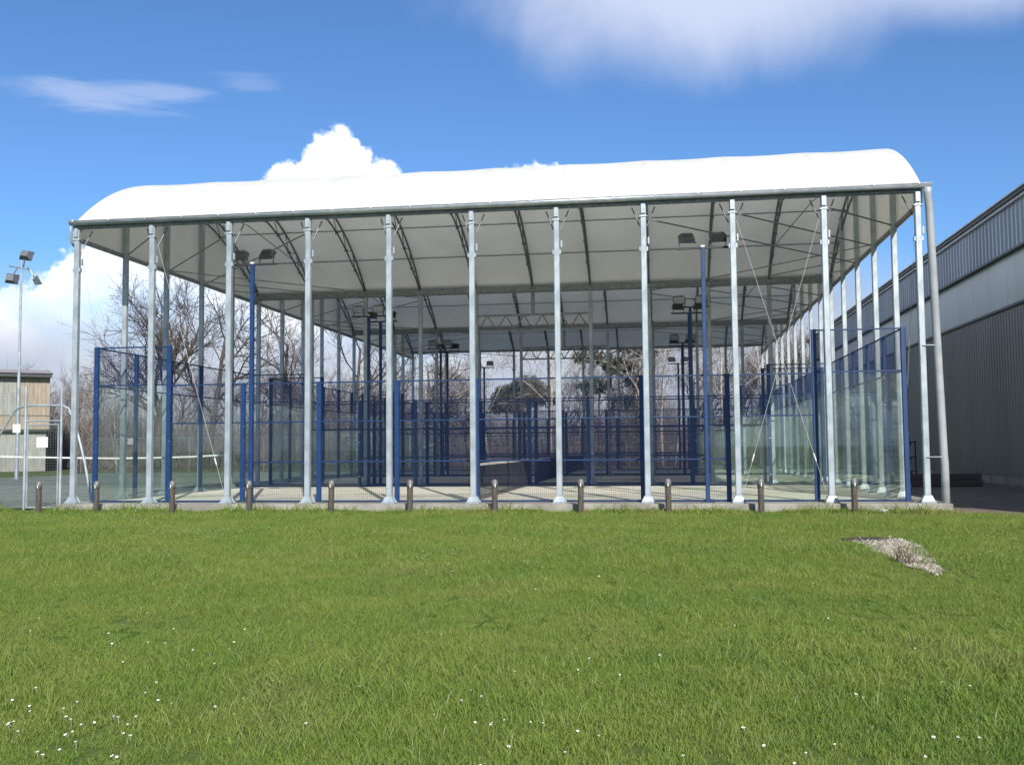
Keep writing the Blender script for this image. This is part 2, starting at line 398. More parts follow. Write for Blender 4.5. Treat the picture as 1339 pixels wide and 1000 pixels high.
# knee braces behind the front post heads and eave-level wind bracing in the corners
for i in range(11):
    x = (i-5)*S
    for dx_ in (-.34, .34):
        if abs(x+dx_) < XS: MB().tube((x+dx_*.25, .10, 6.52), (x+dx_*.8, .22, 7.0), .016, 5).build('knee_brace', ARCHM, sh_)
zb_ = 6.74
for v in range(3):
    for sx in (-1, 1):
        for i, k in ((4, 1), (3, 2), (2, 3)):
            for m_ in (0, 1):
                ya = v*D+(0.02 if m_ == 0 else D-.02); yb = v*D+(k*T if m_ == 0 else D-k*T)
                dz_ = .05*(i-3)+(.07 if m_ else 0)
                MB().tube((sx*i*S, ya, zb_+dz_), (sx*(XS-.06), yb, zb_+dz_), .020, 6).build('wind_brace', STEEL, sh_)
        ym = v*D+D/2
        for s1, s2 in ((1.2, 5.9), (10.6, 5.9)):
            pa = Vector((sx*4*S, v*D+s1, zroof(s1)-.16)); pb = Vector((sx*(XS-.05), v*D+s2, zroof(s2)-.16))
            mid = (pa+pb)/2; mid.z = zroof((s1+s2)/2)-.2
            MB().path([pa, mid, pb], .016, 6).build('wind_brace', STEEL, sh_)
# cross cables in the braced bays
CAB = mat('cable_steel', (.60, .60, .56), None, rough=.4, metal=.3)
def cable(a, b):
    a, b = Vector(a), Vector(b); o = MB().tube(a, b, .0045, 5).build('brace_cable', CAB, sh_)
    q = b+(a-b)*.12; d = (a-b).normalized()
    MB().path([q-d*.10, q-d*.07, q+d*.07, q+d*.10], .016, 8, [.5, 1, 1, .5]).build('turnbuckle', WHITE, o)
for i in (1, 8):
    xa, xb = (i-5)*S, (i-4)*S
    cable((xa+.10, .05, 6.55), (xb-.12, .05, .28))
    if i == 8: cable((xb-.10, -.03, 6.55), (xa+.12, -.03, .28))
for k in (0, 14):
    for sx in (-1, 1): cable((sx*(XS-.02), k*T+.12, 6.5), (sx*(XS-.02), (k+1)*T-.14, .28))
# downpipes
dp = MB().path([(XS+.20, -.16, 7.10), (XS+.20, -.12, 6.95), (XS+.24, -.06, 6.7), (XS+.37, -.04, 1.02), (XS+.38, -.04, .9), (XS+.38, -.04, GZ-.02)], .088, 14).build('downpipe', PIPE, sh_, True)
for z in (3.52, 1.02):
    MB().box((XS+.18, -.095, z), (.38, .012, .018)).build('pipe_strap', GALV, dp)
dp = MB().path([(-XS-.10, -.16, 7.09), (-XS-.12, -.13, 6.90), (-XS-.13, -.06, 6.66), (-XS-.13, .06, 6.58)], .032, 10).build('downpipe', PIPE, sh_, True)

# ------------------------------------------------------------------ padel courts
def wire_panel(w, h, step, r):
    b = MB()
    def wire(a, c_):
        b.sweep([a, c_], [(r*math.cos(2.0944*i), r*math.sin(2.0944*i)) for i in range(3)], caps=False)
    nx = int(round(w/step)); nz = int(round(h/step))
    for i in range(nx+1): wire((-w/2+w*i/nx, -r, 0), (-w/2+w*i/nx, -r, h))
    for i in range(nz+1): wire((-w/2, r, h*i/nz), (w/2, r, h*i/nz))
    return b
WP = wire_panel(1.90, .95, .05, .0025).data('mesh_panel', NAVY)
def pane(w, h): return MB().box((0, 0, h/2), (w, .012, h)).data('glass_pane', GLASS)
G3, G2 = pane(1.975, 2.96), pane(1.975, 1.96)
def cpost_mesh(h, clamps):
    b = MB(); b.bar((0, 0, .008), (0, 0, h), .115, .09); b.box((0, 0, .012), (.2, .16, .014))
    return b.data('post', BLUE)
P4, P3_ = cpost_mesh(4.0, 1), cpost_mesh(3.0, 1)
CLAMP = MB().box((0, 0, 0), (.09, .05, .035)).box((.05, -.11, 0), (.02, .02, .02)).data('glass_clamp', mat('clamp_metal', (.35, .38, .42), None, rough=.3, metal=.6))
sides = ('lawn-side', 'middle', 'woodland-side')
for c_ in range(3):
    y0 = YC+c_*D; ct = empty('padel_court', (0, y0, 0))
    tag(ct, ('padel court cage nearest the lawn, blue steel frame with glass ends', 'middle padel court cage, blue steel frame between its two twins', 'padel court cage nearest the woodland, blue steel frame with glass ends')[c_], 'padel court', 'padel court cages under the shelter')
    def rail(a, b, w=.036): MB().bar(a, b, w, w).build('rail', RAILM, ct)
    for Y in (0, 10):
        for j in range(11):
            x = -10+2*j; h4 = abs(x) >= 8
            pp = put('post', P4 if h4 else P3_, ct, (x, Y, 0))
            if abs(x) >= 6:
                for z in (.35, 1.55, 2.75 if h4 else 1.9): put('glass_clamp', CLAMP, pp, (0, .058 if Y == 0 else -.058, z))
        for sx in (-1, 1):
            rail((sx*9.95, Y, 3.975), (sx*8.05, Y, 3.975)); rail((sx*9.95, Y, 3.0), (sx*8.05, Y, 3.0))
            rail((sx*7.95, Y, 2.975), (sx*6.05, Y, 2.975)); rail((sx*7.95, Y, 2.0), (sx*6.05, Y, 2.0))
            put('mesh_panel', WP, ct, (sx*9, Y, 3.01)); put('mesh_panel', WP, ct, (sx*7, Y, 2.01))
            yi = Y+(.07 if Y == 0 else -.07); put('glass_pane', G3, ct, (sx*9, yi, .02)); put('glass_pane', G2, ct, (sx*7, yi, .02))
        for z in (2.975, 2.0, 1.0): rail((-5.95, Y, z), (5.95, Y, z))
        rail((-9.95, Y, .03), (9.95, Y, .03), .04)
        for x in (-5, -3, -1, 1, 3, 5):
            for z in (.03, 1.02, 2.01): put('mesh_panel', WP, ct, (x, Y, z))
    for sx in (-1, 1):
        for Y in (2, 4, 6, 8): put('post', P4, ct, (sx*10, Y, 0), math.pi/2)
        rail((sx*10, .05, 3.975), (sx*10, 9.95, 3.975)); rail((sx*10, .05, 3.0), (sx*10, 9.95, 3.0))
        for Y in (1, 3, 5, 7, 9):
            put('mesh_panel', WP, ct, (sx*10, Y, 3.01), math.pi/2); put('glass_pane', G3, ct, (sx*9.915, Y, .02), math.pi/2)
    # net
    nt_ = empty('padel_net', (0, y0+.2, .008))
    tag(nt_, 'black padel net with white top band across the %s court' % sides[c_], 'net', 'padel nets')
    put('net_mesh', wire_panel(9.5, .84, .045, .003).data('net_mesh', NETM), nt_, (0, 4.8, .03), math.pi/2)
    MB().box((0, 4.8, .895), (.022, 9.5, .06)).build('top_band', WHITE, nt_)
    for Y in (.04, 9.56): MB().bar((0, Y, 0), (0, Y, .93), .06, .06).build('net_post', BLACK, nt_)
    # floodlight masts
    for Y, face, edge in ((0, 1, 'lawn-facing'), (10, -1, 'woodland-facing')):
        for x, end in ((-5.72, 'tennis court'), (5.5, 'sports hall')):
            ma = empty('floodlight_mast', (x, y0+Y+(-.14 if face > 0 else .14), .004), 0 if face > 0 else math.pi)
            tag(ma, 'blue twin-head floodlight mast, %s edge of %s padel court, %s end' % (edge, sides[c_], end), 'floodlight', 'blue floodlight masts of the padel courts')
            b = MB(); b.bar((0, 0, .01), (0, 0, 6.0), .10, .10); b.box((0, 0, .012), (.32, .26, .018)); b.build('pole', BLUE, ma)
            MB().box((0, 0, 6.025), (.09, .09, .045)).build('pole_cap', WHITE, ma)
            MB().bar((-.62, .02, 5.99), (.62, .02, 5.99), .05, .05).build('crossbar', BLACK, ma)
            for hx, tz in ((-.36, .12), (.36, -.12)):
                rot = Euler((R(-48), 0, tz)).to_matrix()
                cpt = Vector((hx, .06, 6.26)); b = MB()
                f1 = [(-.20, .06, -.16), (.20, .06, -.16), (.20, .06, .16), (-.20, .06, .16)]; f0 = [(-.14, -.06, -.10), (.14, -.06, -.10), (.14, -.06, .10), (-.14, -.06, .10)]
                b.add([rot @ Vector(q)+cpt for q in f1+f0], [(4, 5, 6, 7), (0, 4, 7, 3), (1, 2, 6, 5), (0, 1, 5, 4), (3, 7, 6, 2)])
                for q in range(-3, 4): b.box(rot @ Vector((q*.036, -.078, 0))+cpt, (.008, .04, .18), rot)
                for sgx in (-1, 1): b.bar(rot @ Vector((sgx*.21, .0, .0))+cpt, Vector((hx+sgx*.17, .02, 5.99)), .02, .03)
                fl = b.build('floodlight', BLACK, ma)
                MB().add([rot @ Vector((a*.93, .056, e*.93))+cpt for a, _, e in f1], [(0, 1, 2, 3)]).build('lens', LENS, fl)

# ------------------------------------------------------------------ sports hall beside the shelter
HX = 17.0; HY0, HY1 = -13.0, 63.0
hall = empty('sports_hall', (HX, HY0, GZ)); hall.location = (0, 0, 0)
tag(hall, 'long grey metal-clad sports hall with pale strip beside the shelter', 'building')
CLAD = mat('grey_cladding', (.165, .195, .192), (.13, .155, .15), .5, 6, .42, .25, coord='World', stretch=(1, 1, .15))
CLADU = mat('upper_cladding', (.30, .345, .38), (.24, .28, .31), .6, 6, .38, .3, coord='World', stretch=(1, 1, .15))
STRIP = mat('translucent_strip', (.38, .46, .45), (.30, .37, .36), .35, 6, .3, coord='World', stretch=(1, 1, .2))
TRIM = mat('pale_trim', (.46, .48, .50), (.36, .38, .40), 2, 4, .4, .3)
DARK = mat('dark_trim', (.05, .055, .06), (.035, .04, .045), 3, 3, .5)
def ribbed(x, ya, yb, z0, z1, pitch, dep):
    vs = []; fs = []; y = ya; prof = []
    while y < yb:
        prof += [(y, 0), (y+pitch*.45, 0), (y+pitch*.6, dep), (y+pitch*.85, dep)]; y += pitch
    prof.append((yb, 0))
    for py, pd in prof: vs += [(x-pd, py, z0), (x-pd, py, z1)]
    fs = [(2*i, 2*i+1, 2*i+3, 2*i+2) for i in range(len(prof)-1)]
    return MB().add(vs, fs)
ribbed(HX, HY0, HY1, GZ+.25, 6.20, .30, .018).build('lower_cladding', CLAD, hall)
MB().box((HX+.02, (HY0+HY1)/2, GZ+.12), (.12, HY1-HY0, .30)).build('plinth', CONC, hall)
n = int((HY1-HY0)/2)
for j in range(n):
    ya = HY0+j*2.0; MB().box((HX+.07, ya+1.0, 7.19), (.04, 1.985, 1.90)).build('strip_panel', STRIP, hall)
ribbed(HX-.06, HY0, HY1, 8.18, 9.76, .42, .05).build('upper_cladding', CLADU, hall)
for z, h, dpt, mt in ((6.21, .09, .10, DARK), (8.15, .08, .16, DARK), (9.80, .10, .22, TRIM), (9.92, .12, .30, DARK), (10.015, .06, .36, TRIM)):
    MB().box((HX+.1-dpt/2, (HY0+HY1)/2, z), (dpt+.2, HY1-HY0+.1, h)).build('flashing', mt, hall)
MB().box((HX+11.1, (HY0+HY1)/2, 4.85), (21.8, HY1-HY0-.2, 10.0)).build('hall_core', CLAD, hall)
MB().add([(HX, HY0, 10.04), (HX+22, HY0, 10.04), (HX+11, HY0, 11.9), (HX, HY1, 10.04), (HX+22, HY1, 10.04), (HX+11, HY1, 11.9)], [(0, 1, 2), (3, 5, 4), (0, 2, 5, 3), (1, 4, 5, 2)]).build('roof', CLADU, hall)

# things stored in the shade between the shelter and the hall
rk = empty('storage_rack', (13.3, 15.5, GZ+.006), .1); tag(rk, 'dark metal rack holding two pale boxes against the hall side', 'rack')
b = MB()
for x in (-.4, .4):
    for y in (-.25, .25): b.bar((x, y, 0), (x, y, 1.62), .04, .04)
for z in (.5, 1.03, 1.58): b.box((0, 0, z), (.84, .54, .03))
b.build('frame', BLACK, rk)
for z in (.516, 1.046):
    o = MB().box((13.3, 15.5, GZ+.006+z+.2), (.66, .44, .40)).box((13.3, 15.27, GZ+.006+z+.33), (.68, .03, .06)).build('storage_box', PALE)
    tag(o, 'pale storage box on the %s shelf of the dark rack' % ('lower' if z < 1 else 'upper'), 'box', 'boxes on the rack')
TIM = mat('old_beam', (.13, .10, .08), (.09, .07, .055), 3, 5, .8, stretch=(5, 1, 5))
for j, (y, z) in enumerate(((13.6, .12), (13.88, .12), (13.74, .345))):
    o = MB().bar((11.9, y, GZ+z), (15.6, y+.35, GZ+z), .22, .22).build('timber_beam', TIM)
    tag(o, 'weathered timber beam lying in the pile beside the hall' if j < 2 else 'topmost timber beam of the pile beside the hall', 'timber', 'timber beams piled beside the hall')
pc = at_z(1142, 667, GZ+.0); 
o = MB().box((pc.x, -.62, GZ+.045), (.13, .10, .09), Euler((.2, .1, .5)).to_matrix()).build('paper_cup', WHITE)
o.data.transform(Matrix.Identity(4)); tag(o, 'crumpled white paper scrap in the grass against the slab edge', 'litter')

# ------------------------------------------------------------------ bollards
ords = ('closest to', 'second from', 'third from', 'fourth from', 'fifth from', 'sixth from', 'seventh from', 'eighth from', 'ninth from', 'tenth from', 'farthest from')
shaft = MB().lathe((0, 0, 0), [(.068, -.05), (.068, .02), (.066, .60)], 18).data('shaft', WOOD, True)
capm = MB().lathe((0, 0, 0), [(.066, .60), (.074, .602), (.074, .70), (.068, .74), (.05, .772), (.025, .788), (0, .79)], 18).data('cap', CAPM, True)
slotm = MB().box((.008, -.073, .655), (.018, .012, .085)).data('reflector', SLOT)
for j, x in enumerate((51, 126, 225, 326, 433, 536, 647, 759, 874, 995, 1117)):
    q = at_y(x, 640, -.80)
    bo = empty('bollard', (q.x, -.80, GZ), 0); bo.rotation_euler = (rng.uniform(-.012, .012), rng.uniform(-.015, .015), rng.uniform(-.2, .2))
    tag(bo, 'brown round-topped bollard along the slab edge, %s the wire gate' % ords[j], 'bollard', 'bollards along the slab edge')
    put('shaft', shaft, bo); cc = put('cap', capm, bo); put('reflector', slotm, cc)

# ------------------------------------------------------------------ gate, fence, tennis things on the far side
gt = empty('wire_gate', (-11.55, .62, GZ)); tag(gt, 'galvanised wire gate with a white notice, at the tennis court corner', 'gate')
for x in (-.52, .50): MB().tube((x, 0, 0), (x, 0, 3.25), .034, 8).build('gate_post', GALV, gt)
MB().tube((-.52, 0, 2.32), (.50, 0, 2.32), .022, 6).build('crossbar', GALV, gt)
b = MB()
for a, e in (((-.45, 0, .06), (-.45, 0, 2.22)), ((.42, 0, .06), (.42, 0, 2.22)), ((-.45, 0, .06), (.42, 0, .06)), ((-.45, 0, 2.22), (.42, 0, 2.22))): b.tube(a, e, .022, 6)
dl = b.build('door_leaf', GALV, gt)
WIREG = mat('grey_wire', (.20, .25, .22), None, rough=.5)
wm = wire_panel(.86, 2.1, .07, .0025).data('wire_mesh', WIREG); put('wire_mesh', wm, dl, (-.015, .01, .09))['kind'] = 'stuff'
MB().box((-.02, -.02, 1.76), (.32, .01, .27)).build('notice', WHITE, gt)
fe = empty('wire_fence', (0, 0, 0)); tag(fe, 'tall galvanised wire fence running off beside the gate along the tennis court', 'fence')
fm = wire_panel(2.5, 3.0, .08, .0022).data('wire_mesh', WIREG)
for j in range(4):
    put('wire_mesh', fm, fe, (-12.11-1.25-j*2.5, .62, GZ+.05))['kind'] = 'stuff'
    MB().tube((-14.57-j*2.5, .62, GZ), (-14.57-j*2.5, .62, GZ+3.1), .03, 8).build('fence_post', GALV, fe)
q = at_y(22, 560, .6); MB().box((q.x, .59, q.z), (.22, .008, .22)).build('notice', WHITE, fe)
pts = [at_y(x, y, 2.2) for x, y in ((-62, 655), (-20, 600), (14, 545), (19, 537), (27, 532), (40, 530), (82, 530), (90, 534), (95, 545), (104, 575), (111, 605), (121, 652))]
pts[0].z = GZ; pts[-1].z = GZ
tag(MB().path(pts, .035, 8).build('bent_tube_frame', GALV), 'bent galvanised tube frame arching behind the wire gate', 'tube frame')
# tennis net
npx = [(-8, 596.5), (40, 597.6), (90, 598.4), (150, 599), (200, 598.4), (250, 597), (295, 594.6), (328, 592)]
npts = [at_y(x, y, 18.4) for x, y in npx]
tn = empty('tennis_net', (0, 0, 0)); tag(tn, 'long tennis net with white top tape on the court beside the shelter', 'net')
MB().sweep(npts, [(-.012, -.035), (.012, -.035), (.012, .035), (-.012, .035)]).build('top_tape', WHITE, tn)
b = MB()
for j in range(len(npts)-1):
    for k in range(28):
        q = npts[j].lerp(npts[j+1], k/28); b.tube((q.x, q.y, GZ+.04), (q.x, q.y, q.z-.03), .0035, 3)
    for k in range(12):
        f_ = k/12; a, e = npts[j], npts[j+1]
        b.tube((a.x, a.y, GZ+.04+f_*(a.z-GZ-.04)), (e.x, e.y, GZ+.04+f_*(e.z-GZ-.04)), .0035, 3)
b.build('net_mesh', NETM, tn)['kind'] = 'stuff'
for q in (npts[0], npts[-1]): MB().tube((q.x, q.y, GZ), (q.x, q.y, q.z+.04), .04, 8).build('net_post', BLACK, tn)
# far fence behind the tennis court
ff = empty('chain_link_fence', (0, 0, 0)); tag(ff, 'low dark fence along the woodland end of the tennis court', 'fence')
for j in range(10):
    x = -36+j*2.7; MB().tube((x, 42.2, GZ), (x, 42.2, GZ+2.4), .03, 6).build('fence_post', STEEL, ff)
MB().tube((-36, 42.2, GZ+2.4), (-11.7, 42.2, GZ+2.4), .02, 5).build('top_rail', STEEL, ff)
put('wire_mesh', wire_panel(24.3, 2.35, .12, .004).data('wire_mesh', WIREG), ff, (-23.85, 42.2, GZ+.04))['kind'] = 'stuff'
q = at_y(171, 577, 42.1); MB().box((q.x, 42.15, q.z), (.55, .01, .42)).build('notice', PALE, ff)
# tall tennis floodlight mast
mp_ = CP+ray(22, 612)*(62/ray(22, 612).length); mp_.z = GZ
mb_ = empty('tennis_floodlight_mast', mp_); tag(mb_, 'tall slim grey mast with three floodlights beside the tennis court', 'floodlight')
htop = 12.25
MB().path([(0, 0, 0), (0, 0, htop*.5), (0, 0, htop)], .085, 10, [1.2, .9, .62]).build('pole', GALV, mb_)
MB().path([(-.75, 0, htop-.35), (.1, 0, htop-.5), (.55, 0, htop-.62), (.72, 0, htop-.95)], .045, 6).build('arm', STEEL, mb_)
for hx, hy, hz, rx, rz in ((.30, -.1, htop+.25, 18, .1), (-.55, -.1, htop-1.05, 5, .2), (.95, 0, htop-1.25, -30, -1.0)):
    rot = Euler((R(-rx), R(8), rz)).to_matrix(); cp_ = Vector((hx, hy, hz)); b = MB()
    f1 = [(-.36, .17, -.28), (.36, .17, -.28), (.36, .17, .28), (-.36, .17, .28)]; f0 = [(-.19, -.17, -.17), (.19, -.17, -.17), (.19, -.17, .17), (-.19, -.17, .17)]
    b.add([rot @ Vector(q)+cp_ for q in f1+f0], [(4, 5, 6, 7), (0, 4, 7, 3), (1, 2, 6, 5), (0, 1, 5, 4), (3, 7, 6, 2)])
    b.bar(cp_, (hx*.4, 0, htop-.45), .06, .06)
    fl = b.build('floodlight', ARCHM, mb_)
    MB().add([rot @ Vector((a*.93, .16, e*.93))+cp_ for a, _, e in f1], [(0, 1, 2, 3)]).build('lens', LENS, fl)
# barn at the far side of the tennis court
BY = 50.0; e1 = at_y(62, 492, BY); bx1 = e1.x; bx0 = bx1-16; ez = e1.z-.1
TAN = mat('tan_boards', (.36, .30, .22), (.28, .23, .17), 3, 5, .8, coord='World', stretch=(3, 1, .4))
GREYB = mat('grey_boards', (.33, .33, .29), (.25, .25, .22), 3, 5, .8, coord='World', stretch=(3, 1, .4))
CREAM = mat('cream_boards', (.62, .61, .54), (.50, .49, .43), 3, 5, .7, coord='World', stretch=(3, 1, .4))
barn = empty('timber_barn', (0, 0, 0)); BR = R(36); barn.rotation_euler.z = BR
barn.location = (bx1-(bx1*math.cos(BR)-BY*math.sin(BR)), BY-(bx1*math.sin(BR)+BY*math.cos(BR)), 0); tag(barn, 'two-storey timber-clad barn with low pitched roof beyond the tennis court', 'building')
MB().box(((bx0+bx1)/2, BY+5.1, (ez+GZ)/2), (16, 10, ez-GZ)).build('wall', GREYB, barn)
xx = bx0+.02; j = 0
while xx < bx1-.05:
    tan_ = xx > bx1-1.95
    MB().box((xx+.15, BY+.04+.01*(j % 2), (ez+4.2)/2), (.285, .06, ez-4.2)).build('board', TAN if tan_ else GREYB, barn)
    low = xx > bx1-3.4
    MB().box((xx+.15, BY+.05+.01*(j % 2), (4.1+3.1)/2), (.285, .05, 1.0)).build('board', TAN if low else CREAM, barn)
    xx += .30; j += 1
MB().box(((bx0+bx1)/2, BY-.1, 3.0), (16.1, .35, .14)).build('recess_shade', DARK, barn)  # dark strip standing for the shade of the recess above the doors
for x in (bx1-4.6, bx1-7.6):
    d_ = MB().box((x, BY+.05, 1.35), (2.2, .08, 2.9)).build('door', CREAM, barn); MB().box((x+.9, BY-.01, 1.1), (.05, .06, .3)).build('handle', BLACK, d_)
MB().box(((bx0+bx1)/2, BY-.25, ez+.12), (16.6, .7, .28)).build('eave_board', DARK, barn)
RFM = mat('barn_roof', (.36, .31, .29), (.28, .25, .24), 2, 5, .8, coord='World')
MB().add([(bx0-.4, BY-.7, ez+.28), (bx1+.4, BY-.7, ez+.28), (bx1+.4, BY+5, ez+.95), (bx0-.4, BY+5, ez+.95), (bx1+.4, BY+10.7, ez+.28), (bx0-.4, BY+10.7, ez+.28)], [(0, 1, 2, 3), (3, 2, 4, 5), (0, 3, 5), (1, 4, 2)]).build('roof', RFM, barn)

# ------------------------------------------------------------------ trees
def bark(name, c, c2): return mat(name, c, c2, 4, 6, .9, coord='Object', stretch=(3, 3, .6), bump=.5, bscale=20)
BARK = bark('grey_bark', (.115, .098, .085), (.06, .05, .043)); BIRCH = bark('birch_bark', (.52, .49, .44), (.30, .27, .24)); LIT = bark('sunlit_bark', (.26, .215, .14), (.15, .12, .085))  # LIT: sunlight painted into the pale ochre bark of the gnarled trees
TWIG = mat('twigs', (.135, .108, .092), (.095, .077, .068), 2, 4, .9); BTWIG = mat('birch_twigs', (.18, .135, .115), (.12, .09, .08), 2, 4, .9)
def grow_tree(seed, height, r0, spread, fork, lean=(0, 0), droop=0.0, density=1.0, clear=.25, thin=.62):
    rg = random.Random(seed); trunk = MB(); br = MB(); tw = MB()
    def rv(): return Vector((rg.gauss(0, 1), rg.gauss(0, 1), rg.gauss(0, 1))).normalized()
    def spike(p, d, L, w):
        sd_ = d.cross(rv()).normalized()*w; tw.add([p-sd_, p+sd_, p+d*L+rv()*L*.12], [(0, 1, 2)])
    def branch(p, d, L, r, lev):
        n = 5 if lev < 2 else 3; pts = [p]; rad = [r]; q = p.copy(); dd = d.copy()
        for i in range(n):
            dd = (dd+rv()*(.10 if lev == 0 else .24)+Vector((0, 0, .06-droop*lev*.35))).normalized()
            q = q+dd*(L/n); pts.append(q.copy()); rad.append(r*(1-.62*(i+1)/n))
        (trunk if lev == 0 else br).path(pts, 1.0, 7 if lev == 0 else (4 if lev == 1 else 3), rad) if lev else trunk.path(pts, 1.0, 8, rad)
        if lev >= 3:
            for i in range(int(7*density)):
                t = rg.uniform(.15, 1); k = min(int(t*n), n-1); pp = pts[k].lerp(pts[k+1], t*n-k)
                spike(pp, (dd*.8+rv()*.8+Vector((0, 0, .2-droop))).normalized(), rg.uniform(.35, 1.0)*max(L, .6)*.8, rg.uniform(.008, .014))
            return
        nc = {0: fork, 1: int(6*density), 2: int(5*density)}[lev]
        for i in range(nc):
            t = (clear+(1-clear)*(i+rg.random()*.8)/nc) if lev == 0 else rg.uniform(.25, 1)
            t = min(t, .999); k = int(t*n); pp = pts[k].lerp(pts[k+1], t*n-k); rr = rad[k]*(thin if lev == 0 else .6)
            side = rv(); side = (side-dd*side.dot(dd)).normalized()
            nd = (dd*(1-spread*.55)+side*spread+Vector((0, 0, .15))).normalized()
            branch(pp, nd, L*(rg.uniform(.45, .68) if lev == 0 else rg.uniform(.42, .66))*(1.15-.45*t if lev == 0 else 1), max(rr, .012), lev+1)
        if lev > 0:
            for i in range(3): spike(pts[-1], (dd+rv()*.5).normalized(), L*.25, .012)
    branch(Vector((0, 0, -.1)), Vector((lean[0], lean[1], 1)).normalized(), height*.72, r0, 0)
    return trunk, br, tw
def tree_proto(seed, bk, twm, **k):
    t, b, w = grow_tree(seed, **k)
    return t.data('trunk', bk, True), b.data('limbs', bk), w.data('crown', twm)
protos = {
    'oak': tree_proto(3, BARK, TWIG, height=17.5, r0=.40, spread=.72, fork=11, density=1.55, clear=.16, thin=.5),
    'fork': tree_proto(11, BARK, TWIG, height=16, r0=.30, spread=.75, fork=7, density=1.15, lean=(.30, 0), thin=.55, clear=.22),
    'fork2': tree_proto(23, BARK, TWIG, height=15, r0=.27, spread=.7, fork=7, density=1.15, thin=.55, lean=(-.12, 0), clear=.3),
    'gnarl': tree_proto(31, LIT, TWIG, height=10.5, r0=.30, spread=1.0, fork=8, density=1.05, lean=(.2, 0), clear=.2),
    'birch': tree_proto(41, BIRCH, BTWIG, height=15, r0=.15, spread=.55, fork=11, density=.95, droop=.12, clear=.25, thin=.34),
    'birch2': tree_proto(47, BIRCH, BTWIG, height=13.5, r0=.13, spread=.5, fork=10, density=.95, lean=(-.13, 0), droop=.1, clear=.28, thin=.36),
    'ash': tree_proto(53, BARK, BTWIG, height=13, r0=.22, spread=.65, fork=9, density=1.15, clear=.25),
}
def tree(kind, name, px, Y, scale, rz, label, group):
    q = at_y(px, 590, Y); o = empty(name, (q.x, Y, GZ), rz); o.scale = (scale,)*3
    tag(o, label, 'tree', group)
    t, l, c2_ = protos[kind]
    tr = put('trunk', t, o); put('limbs', l, tr); put('crown', c2_, o); return o
tree('oak', 'oak_tree', 205, 58, .98, .4, 'broad bare oak with dense rounded crown beyond the tennis court', 'bare trees')
tree('fork', 'bare_tree', 268, 55, 1.02, 0, 'bare tree leaning over with long forked limbs beside the broad oak', 'bare trees')
for px, Y, s_, rz, kd in ((372, 60, 1.0, 1.0, 'fork2'), (455, 62, .98, 2.2, 'fork2'), (415, 70, .85, 4, 'fork'), (500, 60, .8, 3.0, 'fork2')):
    tree(kd, 'bare_tree', px, Y, s_, rz, 'slender dark bare tree with few open limbs behind the vaulted shelter', 'open bare trees')
tree('gnarl', 'gnarled_tree', 535, 47, 1.0, 0, 'gnarled bare tree with pale ochre sunlit limbs behind the shelter', 'bare trees')
tree('gnarl', 'gnarled_tree', 492, 55, .75, 2.4, 'small crooked sunlit-limbed tree beside the bigger gnarled one', 'bare trees')
for px, Y, s_, rz, kd, lab in (
        (641, 58, 1.0, 0, 'birch2', 'leaning white-stemmed birch closest to the domed pines'), (722, 56, 1.0, 1, 'birch', 'upright white birch between the leaning birch and the ragged pine'),
        (757, 66, .95, .6, 'birch', 'slim birch set back on the birch side of the ragged pine'), (866, 54, .98, 2, 'birch', 'taller of the twin white birches beyond the ragged pine'),
        (882, 57, .9, 3, 'birch2', 'shorter leaning one of the twin white birches beyond the ragged pine'), (945, 62, 1.0, 4, 'birch', 'white birch midway between the twin birches and the sports hall'),
        (1000, 66, 1.0, 5, 'birch', 'white birch closest to the sports hall'), (150, 66, .62, 1, 'birch', 'upright young birch in the brushwood beyond the tennis court'), (120, 64, .6, 3, 'birch2', 'leaning young birch in the brushwood beyond the tennis court')):
    tree(kd, 'birch_tree', px, Y, s_, rz, lab, 'birches at the woodland edge')
for px, Y, s_, rz in ((52, 100, .98, 0), (90, 104, .95, 2), (830, 74, .9, 1), (905, 72, .85, 3), (968, 76, .9, 2), (1035, 70, .95, 4), (1062, 74, 1.0, 5), (690, 80, .7, 1.4), (560, 74, .8, 2.6), (340, 78, .75, 3.4), (610, 70, .72, .9), (20, 108, .9, 1), (125, 98, .85, 4.4), (235, 92, .9, 2.9), (300, 96, .85, .3), (395, 94, .9, 5.2), (435, 88, .85, 1.7), (480, 98, .9, 3.9), (525, 90, .8, 4.8), (585, 96, .8, 2.1), (735, 92, .85, 3.3), (785, 88, .85, .8), (850, 92, .9, 5.7), (925, 90, .9, 2.4), (985, 94, .9, 4.1), (1020, 86, .9, 1.2)):
    tree('ash', 'bare_tree', px, Y, s_, rz, 'fine-twigged bare tree standing in the back of the wood', 'fine-twigged trees at the back')
